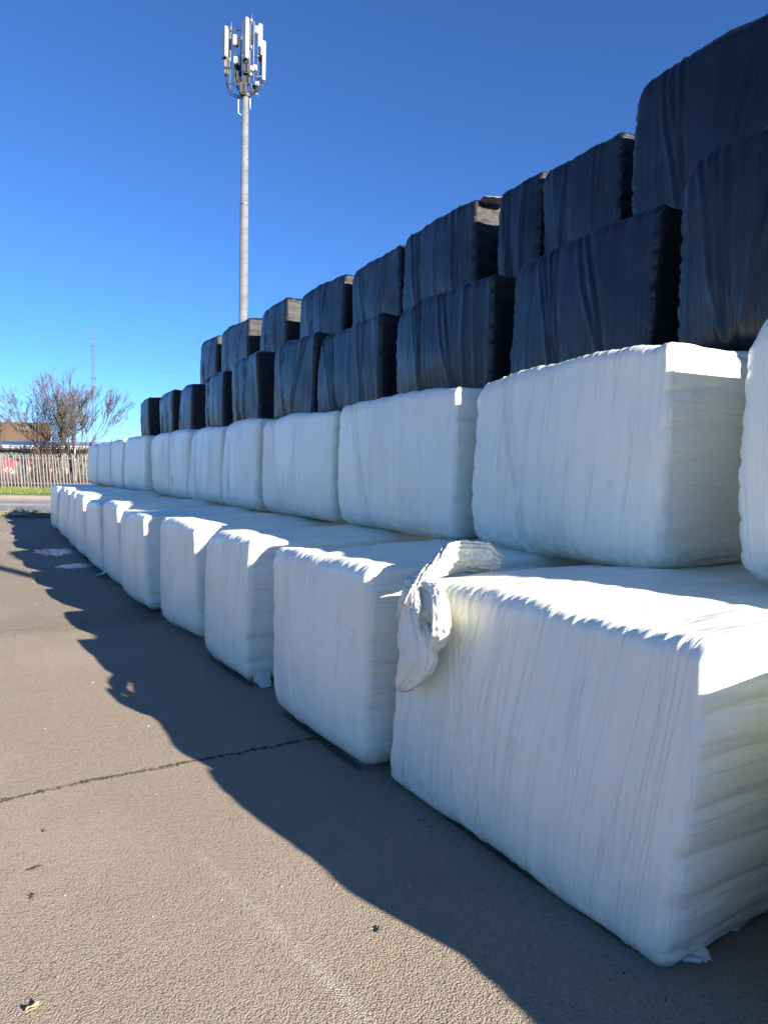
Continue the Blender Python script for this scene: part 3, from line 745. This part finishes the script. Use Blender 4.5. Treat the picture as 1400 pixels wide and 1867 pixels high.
# three-pointed head
for (tx, ti) in ((-w * .42, .06), (0, .10), (w * .42, .06)):
    n0 = len(pm.v); z = hgt - .10
    for dx in (-.011, .011):
        for dy in (.004, .016): pm.v.append((tx + dx + lean * z / hgt, dy, z))
    pm.v.append((tx + lean, .010, z + ti))
    pm.f += [(n0, n0 + 1, n0 + 4), (n0 + 1, n0 + 3, n0 + 4), (n0 + 3, n0 + 2, n0 + 4), (n0 + 2, n0, n0 + 4)]
pale_me = pm.mesh('pale'); pale_me.materials.append(M_GALV)
r = random.Random(7)
for i in range(96):
    o = bpy.data.objects.new('pale', pale_me); COL.objects.link(o); o.parent = fence
    o.location = (-9.0 + i * .198, -.02 + r.uniform(-.004, .004), r.uniform(-.015, .015)); o.rotation_euler = (r.uniform(-.012, .012), r.uniform(-.03, .03), 0)
for z in (.35, hgt - .28):
    MB().box((.4, .035, z), (18.9, .045, .05)).box((.4, .055, z - .02), (18.9, .006, .05)).build('rail', M_GALV, fence)
for i in range(8):
    MB().box((-8.9 + i * 2.66, .10, hgt / 2 - .05), (.10, .008, hgt - .02)).box((-8.9 + i * 2.66, .14, hgt / 2 - .05), (.010, .08, hgt - .02)).build('post', M_GALV, fence)

# ------------------------------------------------------------------ low outbuilding with graffiti behind the fence
WF = 46.3
shed = empty('outbuilding', P(-21, WF, 0), RZ, label='low grey outbuilding with red and white graffiti behind the fence', category='building')
wl_ = MB(); wl_.box((0, 2.5, 1.225), (20, 5, 2.45)); wl_.build('wall', M_WALL, shed)
MB().box((0, -.14, 2.51), (20.3, .30, .11)).build('eave', M_DARKEAVE, shed)
MB().box((0, -.30, 2.65), (20.4, .04, .16)).tube([(-10.2, -.37, 2.70), (10.2, -.37, 2.70)], .055, 8).build('gutter', M_FASCIA, shed)
rf = MB(); rf.v = [(-10.3, -.27, 2.75), (10.3, -.27, 2.75), (10.3, 5.3, 3.22), (-10.3, 5.3, 3.22), (-10.3, -.27, 2.69), (10.3, -.27, 2.69), (10.3, 5.3, 3.16), (-10.3, 5.3, 3.16)]
rf.f = [(0, 1, 2, 3), (7, 6, 5, 4), (0, 4, 5, 1), (1, 5, 6, 2), (2, 6, 7, 3), (3, 7, 4, 0)]; rf.build('roof', M_SHEETROOF, shed)
MB().tube([(1.15, -.42, 0), (1.15, -.42, 2.62)], .022, 8).build('downpipe', M_FASCIA, shed)
r = random.Random(31)
def wx(px): return (px - 700) * WF / F_PX * 1.0 + 21 + .25
def wz(py): return 1.6 - (py - 845.5) * WF / F_PX
wob = lambda: r.uniform(-.08, .08)
def patch(px0, px1, py0, py1, mat, n=7):
    m = MB(); x0, x1, z0, z1 = wx(px0), wx(px1), wz(py1), wz(py0)
    top = [(x0 + (x1 - x0) * i / n + wob(), -.004, z1 + wob()) for i in range(n + 1)]
    bot = [(x0 + (x1 - x0) * i / n + wob(), -.004, z0 + wob() * 2.5) for i in range(n + 1)]
    m.poly(bot + top[::-1]).build('graffiti', mat, shed)
patch(-12, 21, 838, 862, M_RED); patch(22, 61, 838, 849, M_RED); patch(66, 77, 839, 846, M_RED, 4); patch(84, 95, 840, 858, M_RED, 4)
def scribble(px0, px1, py0, py1, n, seed, wdt=.05):
    rr = random.Random(seed); m = MB(); p = None; pts = []
    for i in range(n): pts.append(Vector((wx(rr.uniform(px0, px1)), -.008, wz(rr.uniform(py0, py1)))))
    fine = []
    for i in range(len(pts) - 1):
        for k in range(4):
            t = k / 4; fine.append(pts[i].lerp(pts[i + 1], t * t * (3 - 2 * t)) + Vector((0, 0, .08 * math.sin(3.1 * k + i))))
    for i in range(len(fine) - 1):
        a, b = fine[i], fine[i + 1]; d = (b - a); 
        if d.length < 1e-4: continue
        nn = Vector((-d.z, 0, d.x)).normalized() * wdt * .5; y = Vector((0, -.0005 * (i % 7), 0))
        m.poly([a - nn + y, b - nn + y, b + nn + y, a + nn + y])
    m.build('graffiti', M_WSPRAY, shed)
scribble(32, 62, 850, 870, 12, 1); scribble(33, 50, 849, 860, 7, 5); scribble(106, 124, 852, 866, 8, 2); scribble(68, 80, 852, 862, 5, 3); scribble(0, 20, 852, 866, 6, 4); scribble(84, 94, 852, 860, 4, 6)

# brown tiled house roof further back
HF = 59.0
house = empty('tiled_house', P(-34.7, 56.9, 0), RZ + .436, label='house with a brown tiled roof rising behind the outbuilding', category='house')
MB().box((0, 4, 1.7), (14.2, 7.4, 3.4)).build('wall', M_WALL, house)
rf = MB(); x0, x1 = -7.4, 7.4
rf.v = [(x0, -.2, 3.35), (x1, -.2, 3.35), (x1, 4, 5.05), (x0, 4, 5.05), (x1, 8.2, 3.35), (x0, 8.2, 3.35), (x0, -.2, 3.25), (x1, -.2, 3.25), (x1, 8.2, 3.25), (x0, 8.2, 3.25)]
rf.f = [(0, 1, 2, 3), (3, 2, 4, 5), (0, 6, 7, 1), (5, 4, 8, 9), (1, 7, 8, 4, 2), (0, 3, 5, 9, 6), (6, 9, 8, 7)]
roof = rf.build('roof', M_TILE, house)
MB().tube([(x0, 4, 5.07), (x1, 4, 5.07)], .10, 8).build('ridge_tiles', M_TILE, roof)
MB().tube([(2.1, -.2, 3.42), (2.1, 4, 5.10)], .09, 6).build('verge_strip', M_LEAF, roof)
MB().box((5.3, 2.3, 4.55), (.9, .5, .35)).build('roof_vent', M_KERB, roof)

# a pale far roof line to the right of the trees
bar = empty('far_warehouse', P(-40, 110, 0), RZ, label='distant pale warehouse roof line right of the bare trees', category='building')
MB().box((0, 10, 2.2), (26, 18, 4.4)).build('wall', M_SHEETROOF, bar)
rf = MB(); rf.v = [(-13.3, .6, 4.35), (13.3, .6, 4.35), (13.3, 10, 5.1), (-13.3, 10, 5.1), (13.3, 19.4, 4.35), (-13.3, 19.4, 4.35)]
rf.f = [(0, 1, 2, 3), (3, 2, 4, 5), (1, 4, 2), (0, 3, 5), (0, 5, 4, 1)]; rf.build('roof', M_FASCIA, bar)

# ------------------------------------------------------------------ bare trees and brambles
def tree(name, base, height, spread, stems, seed, label, group='bare trees behind the fence'):
    rr = random.Random(seed)
    root = empty(name, base, 0, label=label, category='tree', group=group)
    thick, thin = MB(), MB()
    def grow(p, d, length, rad, depth):
        pts = [p]; rads = [rad]; n = 4 if depth < 2 else 3; q = p; dd = d.copy()
        for i in range(n):
            dd = (dd + Vector((rr.gauss(0, .14), rr.gauss(0, .14), rr.gauss(.05, .08)))).normalized()
            q = q + dd * length / n; pts.append(q); rads.append(rad * (1 - .5 * (i + 1) / n))
        (thick if depth < 2 else thin).tube(pts, [max(.0085, q_) for q_ in rads], 6 if depth < 2 else 3, depth < 2)
        if depth >= 5 or length < .16: return
        kids = rr.choice((3, 4, 4)) if depth < 3 else rr.choice((2, 3, 3))
        for k in range(kids):
            t = rr.uniform(.3, 1.0) if k else 1.0
            j = min(int(t * n), n - 1); f = t * n - j
            bp = pts[j].lerp(pts[j + 1], f)
            ax = Vector((rr.gauss(0, 1), rr.gauss(0, 1), rr.gauss(0, .6))).normalized()
            nd = (dd + ax * rr.uniform(.45, .85) * spread + Vector((0, 0, .12))).normalized()
            grow(bp, nd, length * rr.uniform(.52, .78), max(.011, rads[j] * rr.uniform(.5, .7)), depth + 1)
    for s_ in range(stems):
        a = 2 * math.pi * (s_ + rr.random() * .6) / stems
        tl = rr.uniform(.10, .34) if stems > 1 else .05
        grow(Vector((.12 * math.cos(a), .12 * math.sin(a), 0)), Vector((math.cos(a) * tl, math.sin(a) * tl, 1)).normalized(), height * rr.uniform(.38, .46), .075 * rr.uniform(.7, 1.1), 0)
    thick.build('trunk', M_BARK, root, True); thin.build('crown', M_TWIG, root)
    return root
tree('bare_tree', P(-19.5, 45.0, .05), 6.5, .52, 5, 4, 'tallest bare winter tree behind the fence, its branches below the lattice mast')
tree('bare_tree', P(-21.6, 45.1, .05), 5.9, .8, 6, 12, 'broad bare winter tree in front of the brown tiled roof')
tree('bare_tree', P(-25.4, 45.0, .05), 5.0, .9, 4, 23, 'bare winter tree at the left picture edge')
tree('bare_tree', P(-18.3, 47.0, .05), 3.2, .9, 3, 31, 'small thin bare sapling just right of the tallest tree')
rr = random.Random(77); mb = MB()
for i in range(1500):
    lat = rr.uniform(-28, -15.5); f = rr.uniform(43.5, 45.6); p = P(lat, f, .03)
    h = rr.uniform(.8, 2.7) * (.75 + .35 * math.sin(lat * 1.7)); a = rr.uniform(0, 6.3); s_ = rr.uniform(.1, .7)
    mb.tube([p, p + Vector((math.cos(a) * s_ * .4, math.sin(a) * s_ * .4, h * .6)), p + Vector((math.cos(a) * s_, math.sin(a) * s_, h))], [.007, .006, .003], 3, False)
mb.build('bramble', M_BRAMBLE, None, kind='stuff', label='tangle of brown bramble stems between fence and outbuilding', category='bramble')
# rubbish tuft by the kerb
mb = MB(); rr = random.Random(9)
tuft = empty('rubbish_pile', P(-10.9, 21.6, .03), RZ, label='small heap of pale rubbish and weeds on the near kerb', category='rubbish')
for i in range(46):
    s_ = rr.uniform(.02, .06); mb.box((rr.gauss(0, .22), rr.gauss(0, .15), abs(rr.gauss(0, .05)) + s_ * .4), (s_ * 2, s_ * 1.3, s_), rr.uniform(0, 3), s_ * rr.uniform(-1, 1))
mb.build('litter', M_STONE, tuft)
mb = MB()
for i in range(130):
    a = rr.uniform(0, 6.3); x, y = rr.gauss(0, .3), rr.gauss(0, .15); h = rr.uniform(.08, .28)
    mb.tube([(x, y, 0), (x + .5 * h * math.cos(a), y + .5 * h * math.sin(a), h)], [.006, .002], 3, False)
mb.build('weeds', M_DRYGRASS, tuft)

# ------------------------------------------------------------------ telecom monopole
TB = P(-8.60, 43.0, 0)
tw = empty('telecom_mast', TB, RZ, label='grey steel monopole with mobile phone antennas behind the bale stack', category='mast')
K = .0316
def tx(px, y=0.0):
    x = (px - 444.5) * K
    return x + (x - 8.6) * y / 43.0
def tz(py, y=0.0):
    z = 10.39 + (580 - py) * .03135
    return 1.6 + (z - 1.6) * (43.0 + y) / 43.0
tw.rotation_euler = (0, .008, RZ)
zt = tz(172)
mb = MB(); mb.tube([(0, 0, 0), (0, 0, 9.5), (0, 0, 9.5), (0, 0, 17), (0, 0, 17), (0, 0, zt)], [.29, .265, .255, .235, .225, .19], 28)
mb.build('pole', M_POLE, tw, True)
for z in (9.5, 17.0): MB().tube([(0, 0, z - .06), (0, 0, z + .06)], .275 if z < 12 else .245, 28).build('flange', M_POLE, tw, True)
MB().tube([(0, 0, zt - .10), (0, 0, zt), (0, 0, zt + .02), (0, 0, zt + .10)], [.20, .33, .33, .20], 24).build('flange', M_POLE, tw, True)
MB().tube([(0, 0, zt), (0, 0, tz(60))], .075, 14).build('head_pole', M_GALV, tw, True)
MB().tube([(-.38, -.10, tz(173)), (-.38, -.10, tz(205)), (-.22, -.05, tz(208))], .035, 8).build('conduit', M_PANEL, tw, True)
MB().tube([(.30, -.08, tz(178)), (.30, -.08, tz(198))], .03, 8).build('conduit', M_PANEL, tw, True)
for k in range(60):
    a = .9
    if k % 2 == 0: MB().tube([(math.cos(a) * .22, -math.sin(a) * .22, 3 + k * .33), (math.cos(a) * .22 + .13, -math.sin(a) * .22 - .05, 3 + k * .33)], .012, 5).build('step_bolt', M_GALV, tw)
def panel(px0, px1, py0, py1, y, rz, dep=.16, wid=None):
    """antenna panel: rounded long box with bottom connector plate"""
    xc, w_ = tx((px0 + px1) / 2, y), (wid or (px1 - px0) * K); z0, z1 = tz(py1, y), tz(py0, y)
    m = MB(); cz, sz = math.cos(rz), math.sin(rz); prof = []
    for (sx_, sy_) in ((-1, -1), (1, -1), (1, 1), (-1, 1)):
        for k in range(4):
            a = math.atan2(sy_, sx_) + (k - 1.5) * .5
            rr_ = min(w_, dep) * .28
            prof.append((sx_ * (w_ / 2 - rr_) + rr_ * math.cos(a), sy_ * (dep / 2 - rr_) + rr_ * math.sin(a)))
    prof.sort(key=lambda p: math.atan2(p[1] / dep, p[0] / w_))
    n = len(prof)
    for (zz, s_) in ((z0, .96), (z0 + .04, 1), (z1 - .07, 1), (z1 - .02, .9), (z1, .6)):
        for (x, yy) in prof: m.v.append((xc + (x * cz - yy * sz) * s_, y + (x * sz + yy * cz) * s_, zz))
    for i in range(4):
        for j in range(n): a, b = i * n + j, i * n + (j + 1) % n; m.f.append((a, b, b + n, a + n))
    m.f.append(tuple(range(n))[::-1]); m.f.append(tuple(4 * n + j for j in range(n)))
    o = m.build('antenna_panel', M_PANEL, tw)
    MB().box((xc, y, z0 - .02), (w_ * .85, dep * .8, .05), rz).tube([(xc - .05, y, z0 - .03), (xc - .05, y, z0 - .16)], .016, 6).tube([(xc + .05, y, z0 - .03), (xc + .05, y, z0 - .18)], .016, 6).build('connector_plate', M_DARK, o)
    bx, by = xc - math.sin(rz) * (dep / 2 + .10), y + math.cos(rz) * (dep / 2 + .10)
    MB().tube([(bx, by, z0 - .12), (bx, by, z1 - .05)], .035, 8).build('mount_pole', M_GALV, tw, True)
    for zz in (z0 + .25, z1 - .3): MB().box(((xc + bx) / 2, (y + by) / 2, zz), (.10, .22, .06), rz).build('bracket', M_GALV, o)
    return o
panel(399.5, 412.5, 50, 104, -.35, -.85, .20, .42)
panel(437, 450.5, 33.5, 106, -.75, -.85, .20, .44)
panel(467, 474.5, 43, 98, .25, .55, .14, .24)
panel(474.5, 480.5, 73, 142, -.10, .6, .12, .2)
def radio(px0, px1, py0, py1, y, mat, dep=.2, rz=.3):
    xc, zc = tx((px0 + px1) / 2, y), tz((py0 + py1) / 2, y); w_, h_ = (px1 - px0) * K, (py1 - py0) * K
    m = MB().box((xc, y, zc), (w_, dep, h_), rz)
    for k in range(5): m.box((xc - w_ * .4 + k * w_ * .2, y - dep * .5 - .015, zc), (.012, .05, h_ * .9), rz)
    o = m.build('radio_unit', mat, tw)
    MB().box((xc, y, zc - h_ / 2 - .03), (w_ * .8, dep * .7, .06), rz).build('connector_plate', M_DARK, o)
radio(421, 432, 65, 82, -.3, M_PANEL); radio(423, 431.5, 103.5, 115, -.35, M_PANEL)
radio(405, 417, 107, 123, -.15, M_GREYBOX, .3); radio(405.5, 413, 125, 134, -.1, M_GREYBOX)
radio(453, 459, 119, 127, -.25, M_PANEL, .12); radio(459, 465, 117, 126, -.1, M_PANEL, .12); radio(463, 469, 147, 153, -.15, M_PANEL, .15)
radio(440, 450, 108, 130, -.45, M_DARK, .3); radio(446, 453, 60, 84, -.1, M_DARK, .2); radio(454, 459, 62, 76, -.1, M_DARK, .2); radio(434, 446, 150, 168, -.3, M_DARK, .3); radio(425, 434, 118, 136, -.1, M_DARK, .2); radio(412, 417, 70, 100, .1, M_DARK, .2); radio(468, 474, 99, 107, .2, M_GREYBOX, .2);  radio(428, 437, 130, 146, -.2, M_DARK, .25); radio(441, 452, 133, 150, -.25, M_DARK, .22); radio(461, 466, 47, 60, .2, M_PANEL, .12); radio(455, 464, 152, 164, .1, M_GREYBOX, .2)
# head frame: verticals and horizontals
m = MB()
for (px, a, b, y) in ((416, 48, 163, -.15), (452, 36, 150, -.30), (459, 39, 152, -.05), (467, 60, 176, .1), (436, 62, 168, .35)):
    m.tube([(tx(px, y), y, tz(b, y)), (tx(px, y), y, tz(a, y))], .032, 8)
for (z_, a, b, y) in ((60, 416, 437, -.2), (154, 415, 452, -.15), (106, 431, 440, -.2), (100, 459, 470, .1), (138, 452, 478, .0), (168, 436, 468, .1)):
    m.tube([(tx(a), y, tz(z_)), (tx(b), y - .1, tz(z_))], .035, 8)
for (pz, ) in ((44,), (91,), (139,)): m.box((tx(455.5), -.36, tz(pz)), (.20, .02, .20))
m.build('head_frame', M_GALV, tw, True)
for (px, a, b) in ((418, 40, 60), (455, 25, 44)): MB().tube([(tx(px), 0, tz(b)), (tx(px), 0, tz(a))], [.014, .008], 6).build('lightning_rod', M_GALV, tw)
rr = random.Random(3)
ends = [(407, 134, -.1), (411, 124, -.1), (427, 117, -.3), (428, 84, -.3), (440, 108, -.5), (446, 108, -.5), (470, 100, .2), (477, 145, -.1), (472, 145, 0), (458, 165, 0), (432, 146, -.2), (449, 150, -.2)]
for i, (px, py, y) in enumerate(ends):
    x0_, z0_ = tx(px), tz(py); sag = tz(172) + rr.uniform(-.15, .5); xe = rr.uniform(-.12, .15)
    pts = []
    for k in range(13):
        t = k / 12; x = x0_ + (xe - x0_) * (t ** 2.2); z = z0_ + (sag - .25 - z0_) * (1 - (1 - t) ** 2.0)
        pts.append((x + .08 * math.sin(7 * t + i), y * (1 - t) - .15 * t + .05 * math.cos(5 * t + i), z))
    MB().tube(pts, .03, 6).build('cable', M_DARK, tw, True)

# ------------------------------------------------------------------ far lattice mast
M_FARSTEEL = plain('weathered_steel', (.10, .11, .13), .7, 0, .1, 1)
LB = P(-101.5, 250.0, 0)
lm = empty('lattice_mast', LB, RZ, label='thin guyed lattice radio mast far behind the bare trees', category='mast')
HL = 47.5; hw = .62
cs_ = [(hw * math.cos(a), hw * math.sin(a)) for a in (.5, .5 + 2.094, .5 + 4.189)]
for (x, y) in cs_: MB().tube([(x, y, 0), (x, y, HL - 4)], .07, 5).build('leg', M_FARSTEEL, lm)
m = MB(); z = 0; s_ = 0
while z < HL - 5:
    for i in range(3):
        a, b = cs_[i], cs_[(i + 1) % 3]
        if s_ % 2: a, b = b, a
        m.tube([(a[0], a[1], z), (b[0], b[1], z + 1.2)], .035, 4, False)
        m.tube([(a[0], a[1], z), (b[0], b[1], z)], .03, 4, False)
    z += 1.2; s_ += 1
m.build('bracing', M_FARSTEEL, lm)
MB().tube([(0, 0, HL - 5), (0, 0, HL + 1.0)], [.12, .05], 6).build('spire', M_FARSTEEL, lm)
for (z, w_) in ((HL - 1.2, 1.5), (HL - 2.5, 1.2), (HL - 5, 1.1), (HL - 16, .9)):
    MB().tube([(-w_, 0, z), (w_, 0, z)], .07, 5).tube([(-w_, 0, z - .4), (-w_, 0, z + .4)], .07, 5).tube([(w_, 0, z - .4), (w_, 0, z + .4)], .07, 5).build('antenna', M_FARSTEEL, lm)
MB().box((-.4, -.8, 27.0), (.7, .4, .9)).build('dish_box', M_KERB, lm)
MB().box((.6, -.8, 28.6), (.5, .4, .5)).build('dish_box', M_KERB, lm)

# ------------------------------------------------------------------ lamp post behind the photographer: only its long shadow is in the picture
lp = empty('lamp_post', (5.75, -3.76, 0), 0, label='lamp post out of view whose long thin shadow crosses the far yard', category='lamp post')
MB().tube([(0, 0, 0), (0, 0, 1.2), (0, 0, 1.25), (0, 0, 8.6)], [.15, .15, .12, .10], 16).build('column', M_POLE, lp, True)
MB().tube([(0, 0, 8.5), (0, 0, 8.9), (.25, 0, 9.1), (.9, 0, 9.15)], .04, 8).build('arm', M_POLE, lp, True)
MB().box((1.15, 0, 9.14), (.6, .22, .12)).build('lamp_head', M_GREYBOX, lp)
